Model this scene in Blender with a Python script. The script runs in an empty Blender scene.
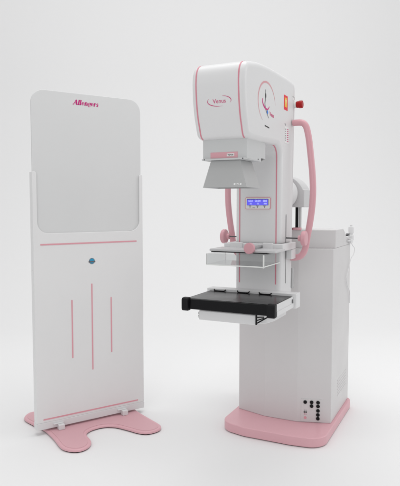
import bpy, bmesh, math, random
from mathutils import Vector, Matrix
random.seed(4)
R = math.radians
S = bpy.context.scene
C = S.collection

# ------------------------------------------------------------------ materials
def mat(name, col, rough=.45, spec=.5, metal=0., mottled=.0, bump=.0, bscale=400., coat=0.):
    m = bpy.data.materials.new(name); m.use_nodes = True
    nt = m.node_tree; N = nt.nodes; L = nt.links
    b = N['Principled BSDF']
    b.inputs['Base Color'].default_value = (*col, 1)
    b.inputs['Roughness'].default_value = rough
    b.inputs['Metallic'].default_value = metal
    b.inputs['Specular IOR Level'].default_value = spec
    b.inputs['Coat Weight'].default_value = coat
    b.inputs['Coat Roughness'].default_value = .15
    tc = N.new('ShaderNodeTexCoord')
    if mottled:
        n = N.new('ShaderNodeTexNoise'); n.inputs['Scale'].default_value = 3.5; n.inputs['Detail'].default_value = 5
        n.inputs['Roughness'].default_value = .6
        L.new(tc.outputs['Object'], n.inputs['Vector'])
        r = N.new('ShaderNodeMapRange')
        r.inputs['From Min'].default_value = .3; r.inputs['From Max'].default_value = .7
        r.inputs['To Min'].default_value = rough - mottled; r.inputs['To Max'].default_value = rough + mottled
        L.new(n.outputs['Fac'], r.inputs['Value']); L.new(r.outputs['Result'], b.inputs['Roughness'])
        mx = N.new('ShaderNodeMixRGB'); mx.inputs['Color1'].default_value = (*col, 1)
        mx.inputs['Color2'].default_value = (*[c * .955 for c in col], 1)
        L.new(n.outputs['Fac'], mx.inputs['Fac']); L.new(mx.outputs['Color'], b.inputs['Base Color'])
    if bump:
        n2 = N.new('ShaderNodeTexNoise'); n2.inputs['Scale'].default_value = bscale; n2.inputs['Detail'].default_value = 2
        L.new(tc.outputs['Object'], n2.inputs['Vector'])
        bp = N.new('ShaderNodeBump'); bp.inputs['Strength'].default_value = bump; bp.inputs['Distance'].default_value = .0004
        L.new(n2.outputs['Fac'], bp.inputs['Height']); L.new(bp.outputs['Normal'], b.inputs['Normal'])
    return m

WHITE = mat('white_powder_coat', (.745, .745, .75), .36, .5, 0, .08, .25, 500)
GREYW = mat('light_grey_plastic', (.60, .60, .605), .4, .5, 0, .06, .2, 500)
GREYC = mat('grey_cone_paint', (.455, .46, .46), .42, .5, 0, .05, .3, 600)
GREYM = mat('mid_grey_collimator_paint', (.60, .61, .612), .42, .5, 0, .06, .3, 600)
CABM = mat('cabinet_powder_coat', (.66, .648, .65), .4, .5, 0, .08, .3, 350)
BOARD = mat('screen_board_laminate', (.79, .79, .79), .42, .4, 0, .025, .2, 300)
GLASSB = mat('frosted_leaded_sheet', (.70, .705, .705), .34, .4, 0, .02, 0)
PINK = mat('pink_paint', (.73, .415, .46), .38, .5, 0, .08, .25, 400)
PINKD = mat('pink_plastic', (.70, .37, .415), .34, .5, 0, .05, .1, 400)
LINE = mat('pink_stripe_vinyl', (.66, .25, .31), .5)
SLINE = mat('pale_pink_stripe', (.72, .34, .39), .5)
BLACK = mat('black_rubber', (.006, .006, .007), .5, .2, 0, .08)
CARBON = mat('black_table_laminate', (.006, .006, .007), .24, .2, 0, .06, .2, 200)
DARKM = mat('dark_steel', (.10, .10, .105), .3, .5, .8)
STEEL = mat('brushed_steel', (.55, .55, .56), .28, .5, .9, .06)
CHROME = mat('grey_tube', (.6, .6, .6), .25, .5, .3)
RED = mat('red_button_plastic', (.38, .003, .005), .4, .3)
REDS = mat('sticker_red', (.75, .01, .03), .5)
YEL = mat('sticker_yellow', (.85, .48, .02), .5)
PALEY = mat('sticker_pale_yellow', (.85, .82, .45), .5)
MAG = mat('magenta_ink', (.56, .006, .19), .5)
MAG2 = mat('rose_ink', (.58, .10, .22), .5)
INK = mat('dark_ink', (.03, .03, .03), .5)
GINK = mat('grey_ink', (.20, .20, .21), .5)
PINKI = mat('soft_pink_ink', (.66, .33, .36), .5)
BLUEI = mat('blue_ink', (.02, .20, .72), .5)
CYAN = mat('cyan_badge', (.02, .30, .52), .4)
LABELW = mat('label_white', (.80, .80, .80), .5)
BEZEL = mat('bezel_white', (.78, .79, .77), .4)

SCREEN = bpy.data.materials.new('lit_blue_display'); SCREEN.use_nodes = True
b = SCREEN.node_tree.nodes['Principled BSDF']
b.inputs['Base Color'].default_value = (.05, .05, .3, 1)
b.inputs['Emission Color'].default_value = (.11, .10, .78, 1); b.inputs['Emission Strength'].default_value = .85
DIGIT = bpy.data.materials.new('lit_digits'); DIGIT.use_nodes = True
b = DIGIT.node_tree.nodes['Principled BSDF']
b.inputs['Base Color'].default_value = (.4, .45, .8, 1)
b.inputs['Emission Color'].default_value = (.45, .48, 1, 1); b.inputs['Emission Strength'].default_value = .6

ACRYL = bpy.data.materials.new('clear_acrylic'); ACRYL.use_nodes = True
nt = ACRYL.node_tree; N = nt.nodes; L = nt.links
N.remove(N['Principled BSDF'])
tr = N.new('ShaderNodeBsdfTransparent'); tr.inputs['Color'].default_value = (.965, .97, .97, 1)
gl = N.new('ShaderNodeBsdfGlossy'); gl.inputs['Roughness'].default_value = .06; gl.inputs['Color'].default_value = (.8, .8, .8, 1)
df = N.new('ShaderNodeBsdfDiffuse'); df.inputs['Color'].default_value = (.5, .5, .5, 1)
fr = N.new('ShaderNodeFresnel'); fr.inputs['IOR'].default_value = 1.49
m1 = N.new('ShaderNodeMixShader'); m1.inputs['Fac'].default_value = .10
m2 = N.new('ShaderNodeMixShader')
ge = N.new('ShaderNodeNewGeometry'); inv = N.new('ShaderNodeMath'); inv.operation = 'SUBTRACT'; inv.inputs[0].default_value = 1.
mul = N.new('ShaderNodeMath'); mul.operation = 'MULTIPLY'
L.new(ge.outputs['Backfacing'], inv.inputs[1]); L.new(inv.outputs[0], mul.inputs[0]); L.new(fr.outputs[0], mul.inputs[1])
L.new(tr.outputs[0], m1.inputs[1]); L.new(df.outputs[0], m1.inputs[2])
L.new(mul.outputs[0], m2.inputs['Fac']); L.new(m1.outputs[0], m2.inputs[1]); L.new(gl.outputs[0], m2.inputs[2])
L.new(m2.outputs[0], N['Material Output'].inputs['Surface'])

# ------------------------------------------------------------------ object helpers
def thing(name, label, cat, loc, rotz):
    o = bpy.data.objects.new(name, None); C.objects.link(o)
    o.location = loc; o.rotation_euler = (0, 0, rotz); o['label'] = label; o['category'] = cat
    return o

def obj(name, bm, m, parent=None, off=(0, 0, 0), sharp=35, wn=True):
    """link the bmesh as ONE object; its origin goes to the middle of its own shape"""
    bmesh.ops.remove_doubles(bm, verts=bm.verts, dist=1e-6)
    bmesh.ops.recalc_face_normals(bm, faces=bm.faces)
    me = bpy.data.meshes.new(name)
    vs = [v.co for v in bm.verts]
    c = Vector([(min(v[i] for v in vs) + max(v[i] for v in vs)) / 2 for i in range(3)])
    bmesh.ops.translate(bm, verts=bm.verts, vec=-c)
    bm.to_mesh(me); bm.free()
    me.materials.append(m)
    me.shade_smooth(); me.set_sharp_from_angle(angle=R(sharp))
    for p in me.polygons:                                 # flat caps keep their own flat normals
        if len(p.vertices) > 4: p.use_smooth = False
    o = bpy.data.objects.new(name, me); C.objects.link(o)
    o.location = c + Vector(off)
    if parent:
        o.parent = parent
        if parent.type == 'MESH':                         # sub-part: place relative to the part
            o.location = c - Vector(parent['_c'])
    o['_c'] = c[:]
    if wn:
        w = o.modifiers.new('wn', 'WEIGHTED_NORMAL'); w.keep_sharp = True
    return o

def rounded(pts, radii, seg=8):
    """2-D polygon with each corner filleted"""
    out = []; n = len(pts)
    if not hasattr(radii, '__len__'): radii = [radii] * n
    for i in range(n):
        p = Vector(pts[i]); a = Vector(pts[i - 1]); c = Vector(pts[(i + 1) % n]); r = radii[i]
        if r <= 0: out.append(p); continue
        u = (a - p).normalized(); v = (c - p).normalized()
        ang = math.acos(max(-1, min(1, u.dot(v))))
        if ang > math.pi - .02: out.append(p); continue
        d = min(r / math.tan(ang / 2), (a - p).length * .49, (c - p).length * .49)
        rr = d * math.tan(ang / 2)
        cen = p + (u + v).normalized() * (rr / math.sin(ang / 2))
        s = p + u * d - cen; e = p + v * d - cen
        a0 = math.atan2(s.y, s.x); a1 = math.atan2(e.y, e.x)
        da = (a1 - a0 + math.pi) % (2 * math.pi) - math.pi
        for k in range(seg + 1):
            t = a0 + da * k / seg
            out.append(cen + Vector((math.cos(t), math.sin(t))) * rr)
    return out

def inset(poly, d):
    n = len(poly); out = []
    area = sum(poly[i - 1][0] * poly[i][1] - poly[i][0] * poly[i - 1][1] for i in range(n))
    sg = 1 if area > 0 else -1
    for i in range(n):
        a = Vector(poly[i - 1]); p = Vector(poly[i]); c = Vector(poly[(i + 1) % n])
        e1 = (p - a); e2 = (c - p)
        if e1.length < 1e-9 or e2.length < 1e-9: out.append(p); continue
        e1.normalize(); e2.normalize()
        n1 = Vector((-e1.y, e1.x)) * sg; n2 = Vector((-e2.y, e2.x)) * sg
        m = (n1 + n2)
        if m.length < 1e-6: out.append(p); continue
        m.normalize(); k = max(.35, m.dot(n1))
        out.append(p + m * (d / k))
    return out

MAPS = {'x': lambda u, v, t: Vector((t, u, v)), 'y': lambda u, v, t: Vector((u, t, v)), 'z': lambda u, v, t: Vector((u, v, t))}
def solid(bm, poly, ax, t0, t1, r=0., seg=5, r1=None):
    """closed outline extruded along an axis, with rounded rims"""
    mp = MAPS[ax]; rings = []
    r0 = r; r1 = r if r1 is None else r1
    if r0 > 0:
        for k in range(seg + 1):
            a = math.pi / 2 * k / seg
            rings.append((r0 * (1 - math.sin(a)), t0 + r0 * (1 - math.cos(a))))
    else: rings.append((0, t0))
    if r1 > 0:
        for k in range(seg, -1, -1):
            a = math.pi / 2 * k / seg
            rings.append((r1 * (1 - math.sin(a)), t1 - r1 * (1 - math.cos(a))))
    else: rings.append((0, t1))
    vr = []
    for d, t in rings:
        q = inset(poly, d) if d > 1e-7 else [Vector(p) for p in poly]
        vr.append([bm.verts.new(mp(p[0], p[1], t)) for p in q])
    n = len(poly)
    for a, b in zip(vr, vr[1:]):
        for i in range(n):
            j = (i + 1) % n
            bm.faces.new((a[i], a[j], b[j], b[i]))
    bm.faces.new(vr[0]); bm.faces.new(vr[-1])

def box(bm, x0, x1, y0, y1, z0, z1, r=0., seg=2):
    t = bmesh.new()
    bmesh.ops.create_cube(t, size=1)
    for v in t.verts:
        v.co = Vector(((x0 + x1) / 2 + v.co.x * (x1 - x0), (y0 + y1) / 2 + v.co.y * (y1 - y0), (z0 + z1) / 2 + v.co.z * (z1 - z0)))
    if r > 0: bmesh.ops.bevel(t, geom=t.edges[:], offset=r, segments=seg, profile=.5, affect='EDGES')
    me = bpy.data.meshes.new('tmp'); t.to_mesh(me); t.free(); bm.from_mesh(me); bpy.data.meshes.remove(me)

def boxo(name, dims, m, parent=None, r=.002, off=(0, 0, 0)):
    bm = bmesh.new(); box(bm, *dims, r); return obj(name, bm, m, parent, off)

def tube(bm, path, r, seg=20, cap=True):
    """round tube along a 3-D path; r may be a list"""
    P = [Vector(p) for p in path]; n = len(P)
    rs = r if hasattr(r, '__len__') else [r] * n
    T = [(P[min(i + 1, n - 1)] - P[max(i - 1, 0)]).normalized() for i in range(n)]
    nn = T[0].orthogonal().normalized(); rings = []
    for i in range(n):
        nn = (nn - T[i] * nn.dot(T[i])).normalized(); bb = T[i].cross(nn)
        rings.append([bm.verts.new(P[i] + (nn * math.cos(2 * math.pi * k / seg) + bb * math.sin(2 * math.pi * k / seg)) * rs[i]) for k in range(seg)])
    for a, b in zip(rings, rings[1:]):
        for k in range(seg):
            bm.faces.new((a[k], a[(k + 1) % seg], b[(k + 1) % seg], b[k]))
    if cap: bm.faces.new(rings[0]); bm.faces.new(rings[-1])

def lathe(bm, c, ax, prof, seg=48):
    """profile [(radius, distance along axis)]"""
    A = {'x': Vector((1, 0, 0)), 'y': Vector((0, 1, 0)), 'z': Vector((0, 0, 1))}[ax]
    U = A.orthogonal().normalized(); V = A.cross(U); c = Vector(c); rings = []
    for r, t in prof:
        rings.append([bm.verts.new(c + A * t + (U * math.cos(2 * math.pi * k / seg) + V * math.sin(2 * math.pi * k / seg)) * max(r, 1e-4)) for k in range(seg)])
    for a, b in zip(rings, rings[1:]):
        for k in range(seg): bm.faces.new((a[k], a[(k + 1) % seg], b[(k + 1) % seg], b[k]))
    bm.faces.new(rings[0]); bm.faces.new(rings[-1])

def rcyl(r, t0, t1, b):
    p = []
    for k in range(5):
        a = math.pi / 2 * k / 4; p.append((r - b + b * math.sin(a), t0 + b * (1 - math.cos(a))))
    for k in range(4, -1, -1):
        a = math.pi / 2 * k / 4; p.append((r - b + b * math.sin(a), t1 - b * (1 - math.cos(a))))
    return p

def smooth(pts, n=8):
    P = [Vector(p) for p in pts]; out = []
    for i in range(len(P) - 1):
        a = P[max(i - 1, 0)]; b = P[i]; c = P[i + 1]; d = P[min(i + 2, len(P) - 1)]
        for k in range(n):
            t = k / n
            out.append(.5 * ((2 * b) + (c - a) * t + (2 * a - 5 * b + 4 * c - d) * t * t + (3 * b - a - 3 * c + d) * t ** 3))
    out.append(P[-1]); return out

# flat prints: 2-D shapes mapped on a surface, a fraction of a millimetre thick
def text2d(bm, s, size, cx=0, cy=0, shear=0., weight=0., sx=1., align='CENTER'):
    cu = bpy.data.curves.new('t', 'FONT'); cu.body = s; cu.size = size; cu.shear = shear; cu.offset = weight
    cu.align_x = align; cu.align_y = 'CENTER'; cu.resolution_u = 5
    ob = bpy.data.objects.new('t', cu); C.objects.link(ob)
    dg = bpy.context.evaluated_depsgraph_get(); dg.update()
    me = bpy.data.meshes.new_from_object(ob.evaluated_get(dg))
    for v in me.vertices: v.co = (v.co.x * sx + cx, v.co.y + cy, 0)
    bm.from_mesh(me); bpy.data.objects.remove(ob); bpy.data.meshes.remove(me); bpy.data.curves.remove(cu)

def stroke2d(bm, pts, w):
    P = [Vector((p[0], p[1], 0)) for p in pts]; n = len(P)
    ws = w if hasattr(w, '__len__') else [w] * n
    L_ = []
    for i in range(n):
        t = (P[min(i + 1, n - 1)] - P[max(i - 1, 0)]).normalized(); q = Vector((-t.y, t.x, 0)) * ws[i] / 2
        L_.append((bm.verts.new(P[i] + q), bm.verts.new(P[i] - q)))
    for a, b in zip(L_, L_[1:]): bm.faces.new((a[0], a[1], b[1], b[0]))

def poly2d(bm, pts): bm.faces.new([bm.verts.new((p[0], p[1], 0)) for p in pts])
def circ(cx, cy, r, n=28, ry=None): return [(cx + r * math.cos(2 * math.pi * k / n), cy + (ry or r) * math.sin(2 * math.pi * k / n)) for k in range(n)]
def rect(x0, x1, y0, y1): return [(x0, y0), (x1, y0), (x1, y1), (x0, y1)]

def decal(name, bm, mp, m, parent, lift=.0006):
    """mp(u, v, h): surface point at height h over the surface"""
    bm.normal_update(); bmesh.ops.triangulate(bm, faces=bm.faces)
    base = [(v, v.co.x, v.co.y) for v in bm.verts]
    g = bmesh.ops.extrude_face_region(bm, geom=bm.faces[:])
    top = [e for e in g['geom'] if isinstance(e, bmesh.types.BMVert)]
    for v in top: v.co = mp(v.co.x, v.co.y, lift)
    for v, x, y in base: v.co = mp(x, y, .0001)
    return obj(name, bm, m, parent, wn=False)

# ------------------------------------------------------------------ placing: two frames standing on the studio floor
MO = Vector((.6099, 2.7784, 0)); MY = -R(26.02)
SO = Vector((-.8765, 2.9652, 0)); SY = R(33.53)
def world(o, a, x, y): return o + Vector((math.cos(a) * x - math.sin(a) * y, math.sin(a) * x + math.cos(a) * y, 0))

# ================================================================== the mammography machine
MC = (-.275, .36)
mach = thing('mammography_machine', 'white and pink mammography machine with overhanging tube head and black table on a pink base', 'x-ray machine', world(MO, MY, *MC), MY)
MOFF = (-MC[0], -MC[1], 0)
def part(name, bm, m, **k): return obj(name, bm, m, mach, MOFF, **k)
def pbox(name, d, m, r=.002): bm = bmesh.new(); box(bm, *d, r); return part(name, bm, m)
def sub(name, bm, m, par, **k): return obj(name, bm, m, par, **k)
def sbox(name, d, m, par, r=.001): bm = bmesh.new(); box(bm, *d, r); return sub(name, bm, m, par)

# base slab
bm = bmesh.new()
pl = [(-.565, .03), (-.42, -.004), (-.16, -.004), (.012, .02), (.015, .74), (-.565, .74)]
solid(bm, rounded(pl, [.10, .12, .25, .12, .06, .06], 12), 'z', .0031, .053, .006, r1=.005)
base = part('base_plate', bm, PINK)
bm = bmesh.new()
solid(bm, inset(rounded(pl, [.10, .12, .25, .12, .06, .06], 12), .009), 'z', .0, .003, 0)
sub('rubber_foot', bm, BLACK, base)

# cabinet: faceted front
cp = [(-.545, .25), (-.37, .200), (-.18, .200), (-.005, .257), (-.005, .72), (-.545, .72)]
bm = bmesh.new()
solid(bm, rounded(cp, [.004, .003, .003, .004, .012, .012], 4), 'z', .0535, 1.014, .0025, 3)
cab = part('cabinet', bm, CABM)
cp2 = [(-.545, .30), (-.37, .236), (-.18, .236), (-.005, .308), (-.005, .50), (-.545, .50)]
bm = bmesh.new()
solid(bm, rounded(cp2, [.004, .003, .003, .004, .004, .004], 4), 'z', 1.0145, 1.114, .003, 3)
solid(bm, [(.5002, 1.0145), (.5002, 1.112), (.555, 1.090), (.585, 1.062), (.700, 1.050), (.7195, 1.040), (.7195, 1.0145)], 'x', -.545, -.005, .002, 2)
part('cabinet_top_cover', bm, CABM)
# louvred vent low on the side
bm = bmesh.new()
for k in range(6):
    z = .158 + k * .0175
    solid(bm, [(.410, z), (.640, z + .002), (.640, z + .009), (.410, z + .007)], 'x', -.0055, -.0032, .0008, 2)
sub('vent', bm, CABM, cab)
# socket panel low on the right front facet
fa = Vector((-.18, .200)); fb = Vector((-.005, .257)); fd = (fb - fa).normalized(); fn = Vector((fd.y, -fd.x))
def facet(x, z, h):
    s = (x - fa.x) / fd.x; p = fa + fd * s + fn * h
    return Vector((p.x, p.y, z))
bm = bmesh.new(); poly2d(bm, rounded(rect(-.158, -.052, .058, .186), .004, 3)); pan = decal('socket_panel', bm, facet, CABM, cab, .0022)
pan2 = lambda u, v, h: facet(u, v, h + .0023)
for (x, z) in [(-.138, .168), (-.105, .168), (-.072, .168), (-.105, .147), (-.072, .147), (-.072, .122), (-.072, .099), (-.072, .078)]:
    bm = bmesh.new(); solid(bm, circ(x, z, .0094, 24), 'y', 0, .0045, .0, 3)
    for v in bm.verts: v.co = pan2(v.co.x, v.co.z, v.co.y)
    o = part('socket', bm, BLACK)
    bm = bmesh.new(); solid(bm, circ(x, z, .0046, 18), 'y', .0046, .0058, .0, 3)
    for v in bm.verts: v.co = pan2(v.co.x, v.co.z, v.co.y)
    sub('pin_cluster', bm, BLACK, o)
for i, (x, z, w) in enumerate([(-.1405, .122, .0022), (-.133, .122, .0022), (-.1405, .100, .0022), (-.133, .100, .0022)]):
    bm = bmesh.new(); poly2d(bm, circ(x, z, w * 1.1, 14)); o = decal('indicator_lamp', bm, pan2, GINK if i < 2 else MAG2, None); o.parent = mach; o.location = Vector(o['_c']) + Vector(MOFF)
for x in (-.1415, -.1325):
    bm = bmesh.new(); poly2d(bm, circ(x, .1115, .0042, 18)); o = decal('toggle', bm, pan2, INK, None, .0018); o.parent = mach; o.location = Vector(o['_c']) + Vector(MOFF)
bm = bmesh.new(); poly2d(bm, circ(-.137, .080, .0075, 20)); o = decal('socket_cover', bm, pan2, SLINE, None, .001); o.parent = mach; o.location = Vector(o['_c']) + Vector(MOFF)

# ---- C-arm: tube head and spine are one C-shaped shell
front = [(-.607, 1.5235), (-.625, 1.535), (-.640, 1.570), (-.655, 1.610), (-.667, 1.665), (-.673, 1.722), (-.673, 1.755), (-.668, 1.785), (-.655, 1.808), (-.636, 1.821), (-.61, 1.829)]
top = [(-.50, 1.849), (-.36, 1.860), (-.22, 1.864), (-.09, 1.866)]
corner = [(.000, 1.862), (.022, 1.848), (.033, 1.825)]
fr_ = smooth([(a, b, 0) for a, b in front + top + corner], 4)
prof = [(p.x, p.y) for p in fr_]
low = rounded([(.035, .790), (-.19, .790), (-.19, 1.530), (-.50, 1.5195)], [.03, .03, .055, .0], 12)
low = [p for p in low if p[0] > -.45]
prof += [(.035, 1.75)] + [(p[0], p[1]) for p in low] + [(-.45, 1.5205), (-.585, 1.5195)]
bm = bmesh.new(); solid(bm, prof, 'x', -.393, -.157, .024, 8)
arm = part('c_arm', bm, WHITE, sharp=40)

# path of the front outline (head front, then under the head down the spine)
def strip(name, x, path, w=.0055, h=.0012, m=LINE):
    bm = bmesh.new(); P = [Vector(p) for p in path]; n = len(P); rows = []
    for i in range(n):
        t = (P[min(i + 1, n - 1)] - P[max(i - 1, 0)]).normalized(); q = Vector((-t.y, t.x))
        a = P[i] - q * .0006; b_ = P[i] + q * h
        rows.append([bm.verts.new((x - w / 2, a.x, a.y)), bm.verts.new((x + w / 2, a.x, a.y)), bm.verts.new((x + w / 2, b_.x, b_.y)), bm.verts.new((x - w / 2, b_.x, b_.y))])
    for a, b_ in zip(rows, rows[1:]):
        for k in range(4): bm.faces.new((a[k], a[(k + 1) % 4], b_[(k + 1) % 4], b_[k]))
    bm.faces.new(rows[0]); bm.faces.new(rows[-1])
    return sub(name, bm, m, arm)
fpath = [(p.x, p.y) for p in smooth([(a, b, 0) for a, b in front], 4)]
fil = [(p[0], p[1]) for p in reversed(low) if p[1] < 1.535 and p[0] < -.1895 and p[1] > .87]
fil = sorted(fil, key=lambda p: -p[1]) + [(-.19, .868)]
for x in (-.368, -.181):
    strip('stripe', x, fpath)
    strip('stripe', x, [(p[0], p[1]) for p in reversed(fil)])

def fy(z):
    for (a, b_) in zip(fpath, fpath[1:]):
        if a[1] <= z <= b_[1]: return a[0] + (b_[0] - a[0]) * (z - a[1]) / (b_[1] - a[1])
    return -.65
headfront = lambda u, v, h: Vector((u, fy(v) - h, v))
side = lambda u, v, h: Vector((-.157 + h, u, v))
spinef = lambda u, v, h: Vector((u, -.19 - h, v))

# word and swoosh on the head front
bm = bmesh.new(); text2d(bm, 'Venus', .0235, -.2665, 1.667, 0, .0002, 1.0); decal('lettering', bm, headfront, MAG2, arm)
bm = bmesh.new()
def arc(cx, cz, rx, rz, a0, a1, w, n=30, tilt=0.):
    pts = []; ws = []
    for k in range(n + 1):
        t = k / n; a = R(a0 + (a1 - a0) * t)
        x = rx * math.cos(a); z = rz * math.sin(a)
        pts.append((cx + x * math.cos(tilt) - z * math.sin(tilt), cz + x * math.sin(tilt) + z * math.cos(tilt)))
        ws.append(max(.0003, w * math.sin(math.pi * t) ** .8))
    return pts, ws
stroke2d(bm, *arc(-.267, 1.668, .052, .0205, 150, 285, .0032))
stroke2d(bm, *arc(-.267, 1.668, .052, .0205, -25, 75, .0032))
decal('swoosh', bm, headfront, MAG2, arm)

# emblem on the head side
bm = bmesh.new()
stroke2d(bm, *[(lambda pw: pw)(arc(-.403, 1.692, .112, .090, 5, 240, .0085, 44))][0]); decal('emblem_arc', bm, side, PINKI, arm)
bm = bmesh.new()
stroke2d(bm, smooth([(-.426, 1.748, 0), (-.421, 1.728, 0), (-.424, 1.706, 0), (-.430, 1.686, 0), (-.420, 1.666, 0), (-.402, 1.648, 0), (-.378, 1.631, 0)], 6), [.001 + .0075 * math.sin(math.pi * (k / 36)) ** .6 for k in range(37)])
decal('emblem_figure', bm, side, GINK, arm)
bm = bmesh.new(); poly2d(bm, circ(-.421, 1.722, .0065, 20, .012)); decal('emblem_figure', bm, side, INK, arm, .0009)
bm = bmesh.new()
stroke2d(bm, smooth([(-.458, 1.706, 0), (-.461, 1.692, 0), (-.448, 1.678, 0), (-.420, 1.667, 0), (-.392, 1.668, 0), (-.371, 1.683, 0)], 6), [.001 + .007 * math.sin(math.pi * (k / 30)) ** .7 for k in range(31)])
decal('emblem_swirl', bm, side, MAG, arm, .0010)
bm = bmesh.new(); poly2d(bm, circ(-.397, 1.655, .008, 20, .008)); decal('emblem_dot', bm, side, BLUEI, arm, .0012)
bm = bmesh.new(); text2d(bm, 'Venus', .0235, 0, 0, .15, .0007, 1.0)
for v in bm.verts: v.co = Vector((v.co.x - .340, v.co.y + v.co.x * -.08 + 1.651, 0))
decal('lettering', bm, side, MAG2, arm)
bm = bmesh.new(); stroke2d(bm, [(-.430, 1.5935), (-.372, 1.590)], .0055); decal('mark', bm, side, INK, arm)

# warning sticker
bm = bmesh.new(); poly2d(bm, rect(-.163, -.104, 1.703, 1.772)); st = decal('warning_sticker', bm, side, REDS, arm)
bm = bmesh.new(); poly2d(bm, rect(-.150, -.117, 1.717, 1.761)); decal('sticker_field', bm, side, YEL, arm, .0009)
bm = bmesh.new(); poly2d(bm, [(-.143, 1.752), (-.124, 1.752), (-.1335, 1.722)]); decal('sticker_symbol', bm, side, PALEY, arm, .0012)
# narrow key label below
bm = bmesh.new(); poly2d(bm, rounded(rect(-.150, -.078, 1.546, 1.626), .003, 3)); decal('key_label', bm, side, LABELW, arm)
bm = bmesh.new()
for k in range(7):
    z = 1.556 + k * .0095
    poly2d(bm, rect(-.108, -.088, z, z + .004)); poly2d(bm, rect(-.112, -.110, z, z + .004))
decal('label_print', bm, side, MAG2, arm, .0009)
bm = bmesh.new()
for k in range(6):
    z = 1.558 + k * .0105; poly2d(bm, rect(-.138, -.130 + .002 * (k % 3), z, z + .005))
stroke2d(bm, [(-.147, 1.637), (-.128, 1.637), (-.134, 1.630)], .003)
decal('label_print', bm, side, GINK, arm, .0009)
# slot on the spine side
sbox('guide_slot', (-.1585, -.1562, -.1125, -.1085, .865, 1.205), INK, arm, .0003)
sbox('guide_slot', (-.1588, -.1562, -.1165, -.1060, 1.06, 1.20), GINK, arm, .0003)

# control panel
bm = bmesh.new(); solid(bm, rounded(rect(-.3375, -.2085, 1.2295, 1.2865), .006, 4), 'y', -.1945, -.1898, .0); cpn = part('control_panel', bm, SLINE)
bm = bmesh.new(); solid(bm, rounded(rect(-.3350, -.2110, 1.2320, 1.2840), .005, 4), 'y', -.1965, -.1946, .0005, 2); sub('bezel', bm, BEZEL, cpn)
bm = bmesh.new(); solid(bm, rect(-.3285, -.2185, 1.2485, 1.2795), 'y', -.1972, -.1964); sub('display', bm, INK, cpn)
bm = bmesh.new(); solid(bm, rect(-.327, -.220, 1.2490, 1.2765), 'y', -.1978, -.1971); sub('display', bm, SCREEN, cpn)
bm = bmesh.new()
for s, x in (('50.0', -.309), ('00.00', -.272), ('888', -.2355)):
    text2d(bm, s, .0135, x, 1.2695, 0, .0003); text2d(bm, s[:3], .0105, x + .002, 1.2565, 0, .0002)
decal('digits', bm, lambda u, v, h: Vector((u, -.1979 - h, v)), DIGIT, cpn, .0003)
for x in (-.312, -.274, -.238):
    bm = bmesh.new(); poly2d(bm, [(x - .006, 1.2470), (x + .006, 1.2470), (x + .006, 1.2440), (x + .0014, 1.2440), (x + .0014, 1.236), (x - .0014, 1.236), (x - .0014, 1.2440), (x - .006, 1.2440)][::-1])
    decal('key_symbol', bm, lambda u, v, h: Vector((u, -.1966 - h, v)), GINK, cpn, .0003)
bm = bmesh.new(); text2d(bm, 'mAs', .007, -.293, 1.2375); decal('key_print', bm, lambda u, v, h: Vector((u, -.1966 - h, v)), GINK, cpn, .0003)

# collimator box and cone under the head
bm = bmesh.new()
solid(bm, rounded([(-.600, 1.524), (-.600, 1.4445), (-.612, 1.4435), (-.612, 1.4365), (-.430, 1.4365), (-.430, 1.451), (-.376, 1.451), (-.376, 1.524)], [0, .001, .001, .002, .002, .001, .002, 0], 3), 'x', -.372, -.172, .002, 2)
col = part('collimator', bm, GREYM)
cfront = lambda u, v, h: Vector((u, -.600 - h, v))
bm = bmesh.new(); poly2d(bm, rect(-.336, -.213, 1.4455, 1.4695)); decal('pink_label', bm, cfront, PINKD, col, .0012)
bm = bmesh.new(); poly2d(bm, rect(-.261, -.228, 1.4515, 1.4630)); decal('name_plate', bm, cfront, LABELW, col, .0018)
bm = bmesh.new(); text2d(bm, 'VENUS', .0085, -.2445, 1.4572, 0, .0002); decal('print', bm, cfront, INK, col, .0021)
for x in (-.360, -.186):
    bm = bmesh.new(); lathe(bm, (x, -.6125, 1.4400), 'y', rcyl(.0028, 0, .002, .0005), 14); sub('screw', bm, DARKM, col)
bm = bmesh.new(); lathe(bm, (-.1715, -.47, 1.4455), 'x', rcyl(.0025, 0, .0015, .0004), 12); sub('screw', bm, DARKM, col)
# flared cone, hollow
bm = bmesh.new()
def frustum(d):
    t = [(-.338 + d, -.592 + d, 1.4355), (-.205 - d, -.592 + d, 1.4355), (-.205 - d, -.455 - d, 1.4355), (-.338 + d, -.455 - d, 1.4355)]
    q = [(-.366 + d, -.612 + d, 1.3225), (-.168 - d, -.612 + d, 1.3225), (-.168 - d, -.452 - d, 1.3225), (-.366 + d, -.452 - d, 1.3225)]
    return [bm.verts.new(p) for p in t], [bm.verts.new(p) for p in q]
t0, q0 = frustum(0); t1, q1 = frustum(.004)
for k in range(4):
    j = (k + 1) % 4
    bm.faces.new((t0[k], t0[j], q0[j], q0[k])); bm.faces.new((t1[k], t1[j], q1[j], q1[k])); bm.faces.new((q0[k], q0[j], q1[j], q1[k]))
bm.faces.new(t0); bm.faces.new(t1)
cone = part('beam_cone', bm, GREYC, sharp=20, wn=False)
def conef(u, v, h):
    y = -.592 - (1.4355 - v) / .113 * .020
    return Vector((u, y - h, v))
bm = bmesh.new(); poly2d(bm, rect(-.226, -.192, 1.3315, 1.3405)); decal('name_plate', bm, conef, LABELW, cone, .0008)
bm = bmesh.new(); text2d(bm, '24 x 30', .0065, -.2085, 1.336, 0, .0001); decal('print', bm, conef, INK, cone, .0011)

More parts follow.
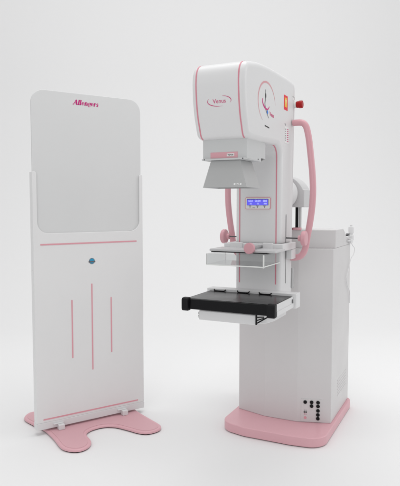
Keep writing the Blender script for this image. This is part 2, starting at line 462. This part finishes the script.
# red emergency button on the rear right of the head
bm = bmesh.new(); lathe(bm, (-.1569, .012, 1.751), 'x', rcyl(.0165, 0, .010, .001), 32); eb = part('emergency_button', bm, BEZEL)
bm = bmesh.new(); lathe(bm, (-.1569, .012, 1.751), 'x', [(.010, .0101), (.0135, .0102), (.0165, .014), (.0165, .022), (.0190, .026), (.0190, .038), (.0175, .0415), (.012, .043)], 40); sub('cap', bm, RED, eb)
bm = bmesh.new(); poly2d(bm, rect(-.026, .012, 1.770, 1.790)); pl_ = decal('arrow_label', bm, side, LABELW, arm)
bm = bmesh.new(); stroke2d(bm, [(-.023, 1.786), (.004, 1.786), (.004, 1.775)], .003); decal('arrow_print', bm, side, INK, arm, .0009)

# grab handles left and right
hp = [(-.152, 1.656), (-.118, 1.656), (-.100, 1.651), (-.087, 1.636), (-.079, 1.612), (-.070, 1.565), (-.059, 1.475), (-.0505, 1.39), (-.0475, 1.31), (-.0515, 1.235), (-.061, 1.16), (-.073, 1.090), (-.080, 1.045), (-.090, 1.015), (-.108, .994), (-.132, .987), (-.156, .986)]
for sgn in (1, -1):
    bm = bmesh.new()
    P = smooth([((x if sgn > 0 else -.55 - x), -.025, z) for x, z in hp], 7)
    tube(bm, P, .0158, 22)
    h = part('grab_handle', bm, PINKD)

# pivot housing and lift column behind the arm
bm = bmesh.new()
pp = [(-.145, 1.238), (-.145, 1.330)] + [(-.275 + .130 * math.cos(R(a)), 1.288 + .122 * math.sin(R(a))) for a in range(22, 159, 4)] + [(-.405, 1.330), (-.405, 1.238)]
solid(bm, rounded(pp, [.006] + [0] * (len(pp) - 2) + [.006], 3), 'y', .17, .31, .004, 3)
hub = part('pivot_housing', bm, GREYW, sharp=30)
bm = bmesh.new(); lathe(bm, (-.260, .036, 1.312), 'y', [(.086, 0), (.086, .10), (.080, .1335)], 56); sub('pivot_boss', bm, WHITE, hub)
bm = bmesh.new(); lathe(bm, (-.2015, .24, 1.115), 'z', rcyl(.0235, 0, .012, .002), 30)
lathe(bm, (-.275, .24, 1.115), 'z', rcyl(.05, 0, .010, .002), 30); lc = part('column_collar', bm, PINKD)
bm = bmesh.new(); tube(bm, [(-.2045, .24, 1.1255), (-.2045, .24, 1.2375)], .0085, 18); part('lift_rod', bm, BLACK)
bm = bmesh.new(); tube(bm, [(-.186, .24, 1.1255), (-.186, .24, 1.2375)], .0075, 18); part('lift_rod', bm, CHROME)
bm = bmesh.new(); tube(bm, [(-.275, .24, 1.1255), (-.275, .24, 1.2375)], .030, 28); part('lift_rod', bm, CHROME)
pbox('shaded_rear_carriage', (-.365, -.165, .0355, .062, .82, .925), GREYC, .002)  # borrows the darker cone grey to paint in shade behind the spine

# compression carriage wrapped round the spine
bm = bmesh.new()
car = rounded([(-.425, -.255), (-.125, -.255), (-.125, -.045), (-.154, -.045), (-.154, -.197), (-.396, -.197), (-.396, -.045), (-.425, -.045)], [.006, .006, .004, .002, .002, .002, .002, .004], 4)
solid(bm, car, 'z', 1.034, 1.066, .003, 3)
solid(bm, rounded(rect(-.154, -.125, -.115, -.045), .004, 3), 'z', .985, 1.033, .003, 3)
cg = part('compression_carriage', bm, WHITE)
for a, b_ in ((-.385, -.325), (-.222, -.172)):
    bm = bmesh.new(); solid(bm, rounded(rect(a, b_, 1.040, 1.072), .004, 3), 'y', -.268, -.250, .003, 3); sub('clamp_pad', bm, WHITE, cg)
for sgn in (1, -1):
    f = (lambda x: x) if sgn > 0 else (lambda x: -.55 - x)
    bm = bmesh.new(); tube(bm, [(f(-.158), -.11, 1.089), (f(-.094), -.11, 1.089)], .0032, 12); kn = part('side_knob', bm, DARKM)
    bm = bmesh.new(); pr = [(.010, 0), (.014, .002), (.014, .013), (.022, .017), (.033, .019), (.0365, .023), (.0365, .036), (.034, .040), (.020, .0415)]
    lathe(bm, (f(-.095), -.11, 1.089), 'x', [(r, t * sgn) for r, t in pr], 48); sub('knob_grip', bm, PINKD, kn)
bm = bmesh.new(); tube(bm, [(-.2285, -.256, 1.0565), (-.2285, -.412, 1.0565)], .0065, 16); kn = part('front_knob', bm, STEEL)
bm = bmesh.new(); lathe(bm, (-.2285, -.406, 1.0565), 'y', [(.017, 0), (.0235, -.003), (.0255, -.006), (.0255, -.019), (.0235, -.022), (.012, -.0225)], 40); sub('knob_grip', bm, PINKD, kn)

# compression paddle: metal frame over a clear tray
bm = bmesh.new()
fr2 = rounded([(-.436, -.400), (-.250, -.404), (-.113, -.400), (-.113, -.256), (-.436, -.256)], [.006, .1, .006, .004, .004], 4)
solid(bm, fr2, 'z', 1.0365, 1.0475, .0025, 3)
pd = part('compression_paddle', bm, GREYW)
bm = bmesh.new(); box(bm, -.425, -.150, -.4022, -.36, 1.0325, 1.0362, .0005); sub('seal', bm, BLACK, pd)
bm = bmesh.new()
x0, x1, y0, y1, z0, z1, w = -.409, -.138, -.484, -.268, .981, 1.0322, .003
box(bm, x0, x1, y0, y1, z0, z0 + w); box(bm, x0, x1, y0, y0 + w, z0 + w + .0002, z1); box(bm, x0, x1, y1 - w, y1, z0 + w + .0002, z1)
box(bm, x0, x0 + w, y0 + w + .0002, y1 - w - .0002, z0 + w + .0002, z1); box(bm, x1 - w, x1, y0 + w + .0002, y1 - w - .0002, z0 + w + .0002, z1)
sub('clear_tray', bm, ACRYL, pd, wn=False)
bm = bmesh.new()
box(bm, x0 - .002, x0 - .0002, y0 - .002, y0 + .004, z0, z1); box(bm, x0 - .002, x1 + .001, y0 - .0022, y0 - .0004, z0 - .001, z0 + .004)
box(bm, x1 - .003, x1 + .0025, y0 - .003, y0 + .003, z0 - .003, z1 + .002, .0006); box(bm, x1 + .0003, x1 + .003, y0 + .004, y1, z0, z0 + .0045, .0006)
sub('tray_edge', bm, BEZEL, pd)
S.cycles.transparent_max_bounces = 24

# ---- bucky table
bm = bmesh.new(); box(bm, -.495, -.046, -.298, -.235, .778, .846, .003, 3); 
br = part('table_bracket', bm, WHITE)
for x in (-.425, -.303, -.194):
    bm = bmesh.new()
    tube(bm, smooth([(x - .030, -.300, .8425), (x - .027, -.306, .8385), (x - .022, -.3075, .837), (x, -.308, .8365), (x + .022, -.3075, .837), (x + .027, -.306, .8385), (x + .030, -.300, .8425)], 5), .0026, 10)
    sub('clip', bm, BLACK, br)
bm = bmesh.new(); box(bm, -.479, -.0675, -.548, -.2985, .826, .8345, .001); tt = part('table_top', bm, CARBON)
bm = bmesh.new(); box(bm, -.474, -.0685, -.5465, -.2985, .787, .8255, .001); part('table_core', bm, GREYW)
bm = bmesh.new()
solid(bm, rounded([(-.562, .789), (-.549, .786), (-.549, .8335), (-.558, .833)], .003, 3), 'x', -.462, -.088, 0); bar = part('front_bar', bm, CARBON)
for a, b_ in ((-.490, -.458), (-.092, -.0565)):
    bm = bmesh.new(); solid(bm, rounded(rect(-.578, -.543, .781, .840), [.012, .006, .006, .012], 6), 'x', a, b_, .005, 4); sub('end_cap', bm, BLACK, bar)
for a, b_ in ((-.0670, -.0590), (-.4830, -.4745)):
    bm = bmesh.new(); box(bm, a, b_, -.542, -.2985, .784, .8325, .0012)
    ra = part('side_rail', bm, WHITE)
    o_ = (b_ + .0002, b_ + .0026) if a > -.3 else (a - .0026, a - .0002)
    bm = bmesh.new(); box(bm, *o_, -.541, -.300, .785, .8045, .0008); sub('lower_lip', bm, WHITE, ra)
    bm = bmesh.new(); box(bm, *o_, -.325, -.312, .808, .824, .0008); sub('latch', bm, DARKM, ra)
bm = bmesh.new()
tp = rounded([(-.432, -.520), (-.158, -.520), (-.158, -.488), (-.128, -.470), (-.112, -.40), (-.112, -.236), (-.432, -.236)], [.006, .003, .003, .03, .04, .004, .004], 6)
solid(bm, tp, 'z', .735, .7775, .004, 3)
tr_ = part('cassette_tray', bm, WHITE)
bm = bmesh.new(); box(bm, -.425, -.12, -.48, -.24, .7778, .7865); part('tray_spacer', bm, GREYM)
bm = bmesh.new(); box(bm, -.1585, -.1515, -.5265, -.5205, .738, .784, .001)
tube(bm, [(-.152, -.518, .745), (-.10, -.528, .778)], .0028, 8); tube(bm, [(-.152, -.518, .757), (-.118, -.53, .771)], .0024, 8); tube(bm, [(-.152, -.518, .770), (-.118, -.53, .776)], .0024, 8)
sub('latch', bm, BLACK, tr_)
bm = bmesh.new()
for z in (.744, .751, .758, .765): box(bm, -.4365, -.4325, -.512, -.508, z, z + .004)
sub('notches', bm, DARKM, tr_)
part_holder = bmesh.new()
box(part_holder, -.0048, .014, .640, .700, 1.0212, 1.047, .003); box(part_holder, -.0048, .010, .60, .6395, 1.034, 1.042, .002)
ho = part('switch_holder', part_holder, WHITE)
bm = bmesh.new(); box(bm, -.016, .004, .590, .6385, 1.0665, 1.075, .002); box(bm, -.016, .004, .632, .648, 1.0755, 1.080, .001); sub('holder_clip', bm, DARKM, ho)

# ================================================================== exposure hand switch hanging on the cabinet
HC = (.0, .70)
hs = thing('exposure_hand_switch', 'small white hand switch with thin cord hung at the rear of the cabinet', 'hand switch', world(MO, MY, *HC) + Vector((0, 0, 1.06)), MY)
HOFF = (-HC[0], -HC[1], -1.06)
bm = bmesh.new(); lathe(bm, (-.004, .70 + .022, 1.030), 'z', [(.010, 0), (.013, .004), (.0165, .010), (.0165, .034), (.0115, .038), (.0115, .046), (.0155, .050), (.0165, .056), (.0165, .080), (.0145, .088), (.008, .0905)], 26); obj('grip', bm, WHITE, hs, HOFF)
bm = bmesh.new(); lathe(bm, (-.004, .722, 1.1206), 'z', rcyl(.007, 0, .006, .001), 18); obj('button', bm, GREYW, hs, HOFF)
bm = bmesh.new()
cpts = smooth([(-.004, .722, 1.030), (.004, .728, 1.005), (.016, .735, .985), (.014, .722, .950), (.006, .695, .930), (-.001 + .004, .655, .895), (.003, .60, .845), (.002, .575, .82), (.002, .585, .795), (.002, .62, .765), (.003, .665, .735), (.002, .685, .70), (.001, .69, .655)], 8)
tube(bm, cpts, .0022, 8); obj('cord', bm, WHITE, hs, HOFF)

# ================================================================== radiation protection screen
SC = (.32, .0)
scr = thing('protective_screen', 'tall pale grey protective screen with pink stripes on a flat scalloped foot', 'radiation screen', world(SO, SY, *SC), SY)
SOFF = (-SC[0], 0, 0)
def sp(name, bm, m, **k): return obj(name, bm, m, scr, SOFF, **k)
# foot
right = [(.317, -.094), (.355, -.103), (.395, -.136), (.420, -.182), (.440, -.226), (.462, -.276), (.495, -.312), (.543, -.320), (.585, -.306), (.607, -.275), (.611, -.24), (.606, -.15), (.600, -.03), (.606, .08), (.622, .20), (.636, .255), (.610, .315), (.56, .332)]
half = [(p.x, p.y) for p in smooth([(a, b_, 0) for a, b_ in right], 4)]
left_ = [(.055, .335), (.018, .300), (.000, .242), (.022, .13), (.045, .03), (.050, -.10), (.044, -.225), (.060, -.279), (.092, -.312), (.130, -.319), (.168, -.301), (.196, -.265), (.207, -.220), (.210, -.175), (.226, -.132), (.265, -.103), (.317, -.094)]
left = [(p.x, p.y) for p in smooth([(a, b_, 0) for a, b_ in left_], 4)]
foot = half + left[:-1]
bm = bmesh.new(); solid(bm, foot, 'z', .0045, .0185, .0035, 3, r1=.007); ft = sp('foot_plate', bm, PINK, sharp=50)
bm = bmesh.new(); solid(bm, inset(foot, .006), 'z', 0, .0045, 0); sub('rubber_mat', bm, BLACK, ft)
bm = bmesh.new(); solid(bm, inset(foot, .017), 'z', .0187, .0196, .0006, 2); sub('top_sheet', bm, mat('pink_vinyl_mat', (.69, .405, .445), .5, .4, 0, .08, .3, 300), ft)
# body behind the face board
bm = bmesh.new()
box(bm, -.0045, .6445, .0100, .048, .030, .90, .001); box(bm, -.0045, .6445, .0240, .048, .9002, 1.424, .001)
box(bm, -.0045, -.0005, .0100, .0238, .9002, 1.424); box(bm, .6405, .6445, .0100, .0238, .9002, 1.424)
body = sp('body', bm, BOARD)
# face board with its cut-out
fb_ = [(-.005, .0668), (.645, .0668), (.645, 1.426), (.624, 1.426), (.624, 1.099), (.018, 1.099), (.018, 1.426), (-.005, 1.426)]
fb_ = rounded(fb_, [.004, .004, .005, .016, .060, .060, .016, .005], 12)
bm = bmesh.new(); solid(bm, fb_, 'y', 0, .0096, .0018, 3, r1=.001); face = sp('face_board', bm, BOARD)
# sheet
gs = rounded([(-.0001, .95), (.6395, .95), (.6395, 1.858), (-.0001, 1.858)], [.005, .005, .072, .072], 16)
bm = bmesh.new(); solid(bm, gs, 'y', .0112, .0232, .0018, 3); gsh = sp('upper_sheet', bm, GLASSB)
bm = bmesh.new(); box(bm, -.006, .646, -.0022, .049, .030, .0665, .002, 3); rail = sp('bottom_rail', bm, WHITE)
for x in (.106, .490):
    bm = bmesh.new(); box(bm, x, x + .034, -.034, -.0025, .0198, .049, .003, 3); box(bm, x - .022, x + .034, -.014, -.0025, .0492, .0545, .0015)
    sub('foot_bracket', bm, WHITE, rail)
fmap = lambda u, v, h: Vector((u, -h, v))
def pill(x0, x1, z0, z1, name='stripe'):
    bm = bmesh.new(); r = min(x1 - x0, z1 - z0) * .49
    poly2d(bm, rounded(rect(x0, x1, z0, z1), r, 5)); decal(name, bm, fmap, SLINE, face, .0012)
pill(.031, .604, 1.0345, 1.0425); pill(.030, .606, .0805, .0880)
pill(.1985, .2060, .400, .727); pill(.3165, .3240, .316, .809); pill(.4335, .4410, .400, .722)
# round badge
bm = bmesh.new(); poly2d(bm, circ(.3225, .936, .0172, 36)); bd = decal('round_badge', bm, fmap, GINK, face, .0010)
bm = bmesh.new(); poly2d(bm, circ(.3225, .936, .0145, 36)); decal('badge_field', bm, fmap, CYAN, face, .0014)
bm = bmesh.new(); poly2d(bm, rounded(rect(.3025, .3425, .9285, .9365), .003, 3)); decal('badge_band', bm, fmap, mat('badge_band_grey', (.10, .10, .11), .4), face, .0018)
bm = bmesh.new(); poly2d(bm, rect(.3085, .3365, .9315, .9335)); decal('badge_band', bm, fmap, GINK, face, .0021)

# lettering: a bold slanted serif, drawn stroke by stroke (units: x-height 1)
bm = bmesh.new()
def arcp(cx, cy, rx, ry, a0, a1, n=12): return [(cx + rx * math.cos(R(a0 + (a1 - a0) * k / n)), cy + ry * math.sin(R(a0 + (a1 - a0) * k / n))) for k in range(n + 1)]
T = .43; H_ = .20
def st(p, w): stroke2d(bm, p, w)
def ser(x, y, w=.5): st([(x - w / 2, y), (x + w / 2, y)], H_)
def stem(x, y0, y1): st([(x, y0), (x, y1)], T)
def cr(w0, w1, n): return [w0 + (w1 - w0) * math.sin(math.pi * k / n) for k in range(n + 1)]
x = 0.
st([(x + .1, 0), (x + .78, 1.55)], .13); st([(x + 1.25, 0), (x + .74, 1.55)], T + .04); st([(x + .3, .5), (x + 1.1, .5)], H_); ser(x + .1, .06, .5); ser(x + 1.25, .06, .6); x += 1.72
for _ in range(2): stem(x + .1, 0, 1.58); ser(x + .1, .06, .5); ser(x, 1.52, .25); x += .58
x += .12
def e_(x): st(arcp(x + .3, .5, .36, .44, 0, 325, 22), [.12 + .2 * max(0, -math.cos(R(325 * k / 22))) for k in range(23)]); st([(x, .5), (x + .68, .5)], .11)
e_(x); x += .98
def n_(x): stem(x + .1, 0, .98); ser(x + .1, .06, .5); ser(x, .93, .25); st(arcp(x + .42, .62, .33, .30, 160, 0, 12), cr(.14, .26, 12)); stem(x + .75, 0, .66); ser(x + .75, .06, .45)
n_(x); x += 1.22
st(arcp(x + .32, .62, .30, .30, 0, 360, 22), [.13 + .14 * abs(math.cos(R(360 * k / 22))) for k in range(23)]); st(arcp(x + .34, -.10, .36, .24, 90, 410, 22), .15); st([(x + .55, .86), (x + .80, .96)], .16); x += .98
e_(x); x += .98
stem(x + .1, 0, .98); ser(x + .1, .06, .52); ser(x, .93, .25); st(arcp(x + .45, .62, .33, .28, 165, 60, 8), cr(.12, .22, 8)); st(circ(x + .62, .78, .06, 10) + [(x + .68, .78)], .12); x += .86
st(arcp(x + .32, .73, .24, .20, 20, 250, 12) + arcp(x + .30, .26, .26, .22, 70, -160, 12), [.15 + .13 * math.sin(math.pi * k / 25) for k in range(26)]); x += .6
W = x; sc_ = .145 / W
for v in bm.verts:
    u = v.co.x; w_ = v.co.y
    v.co = Vector((.230 + (u + w_ * .22) * sc_, 1.797 + w_ * sc_ * 1.0, 0))
decal('lettering', bm, lambda u, v, h: Vector((u, .0112 - h, v)), MAG, gsh, .0009)


# ================================================================== seamless studio backdrop
prof_ = [(-6, 0), (5.5, 0)]
Rr = 3.2
prof_ += [(5.5 + Rr * math.sin(R(a)), Rr * (1 - math.cos(R(a)))) for a in range(3, 91, 3)] + [(5.5 + Rr, 9)]
bm = bmesh.new(); rows = []
for y, z in prof_: rows.append((bm.verts.new((-11, y, z)), bm.verts.new((11, y, z))))
for a, b_ in zip(rows, rows[1:]): bm.faces.new((a[0], a[1], b_[1], b_[0]))
BACK = mat('seamless_paper', (.83, .83, .832), .75, .15, 0, 0, .0)
fl = obj('floor', bm, BACK, None, sharp=60, wn=False); fl['kind'] = 'structure'
for o in bpy.data.objects:
    if '_c' in o: del o['_c']

# ================================================================== light
w = bpy.data.worlds.new('World'); S.world = w; w.use_nodes = True
bg = w.node_tree.nodes['Background']; bg.inputs['Color'].default_value = (1, 1, 1, 1); bg.inputs['Strength'].default_value = .60
def area(name, loc, target, size, power, col=(1, 1, 1), sy=None):
    l = bpy.data.lights.new(name, 'AREA'); l.energy = power; l.color = col; l.shape = 'RECTANGLE'; l.size = size; l.size_y = sy or size
    o = bpy.data.objects.new(name, l); C.objects.link(o); o.location = loc
    o.rotation_euler = (Vector(target) - Vector(loc)).to_track_quat('-Z', 'Y').to_euler()
area('softbox_overhead', (.3, 2.6, 4.6), (.1, 3.2, 0), 3.6, 70)
area('softbox_side', (4.2, 3.2, 2.4), (.3, 3.2, 1.), 2.6, 27)
area('fill_front', (-1.6, -2.2, 2.4), (0, 3.2, 1.1), 2.4, 30)  # added fill, brightens the head front against its side; no lamp seen there
area('fill_backdrop', (0, 4.6, 6.6), (0, 7.8, 1.6), 9.5, 108, sy=2.5)  # added fill, keeps the sweep evenly bright; unseen source

# ================================================================== camera
cd = bpy.data.cameras.new('Camera'); co = bpy.data.objects.new('Camera', cd); C.objects.link(co); S.camera = co
cd.sensor_fit = 'VERTICAL'; cd.sensor_height = 36; cd.lens = 36 * 562 / 486.
cd.clip_start = .05; cd.clip_end = 100
co.location = (0, 0, 1.25)
co.rotation_euler = (math.pi / 2 - math.atan(38 / 562.), 0, 0)
S.view_settings.view_transform = 'Standard'; S.view_settings.look = 'None'; S.view_settings.gamma = 1; S.view_settings.exposure = 0
S.render.resolution_x = 843; S.render.resolution_y = 1024
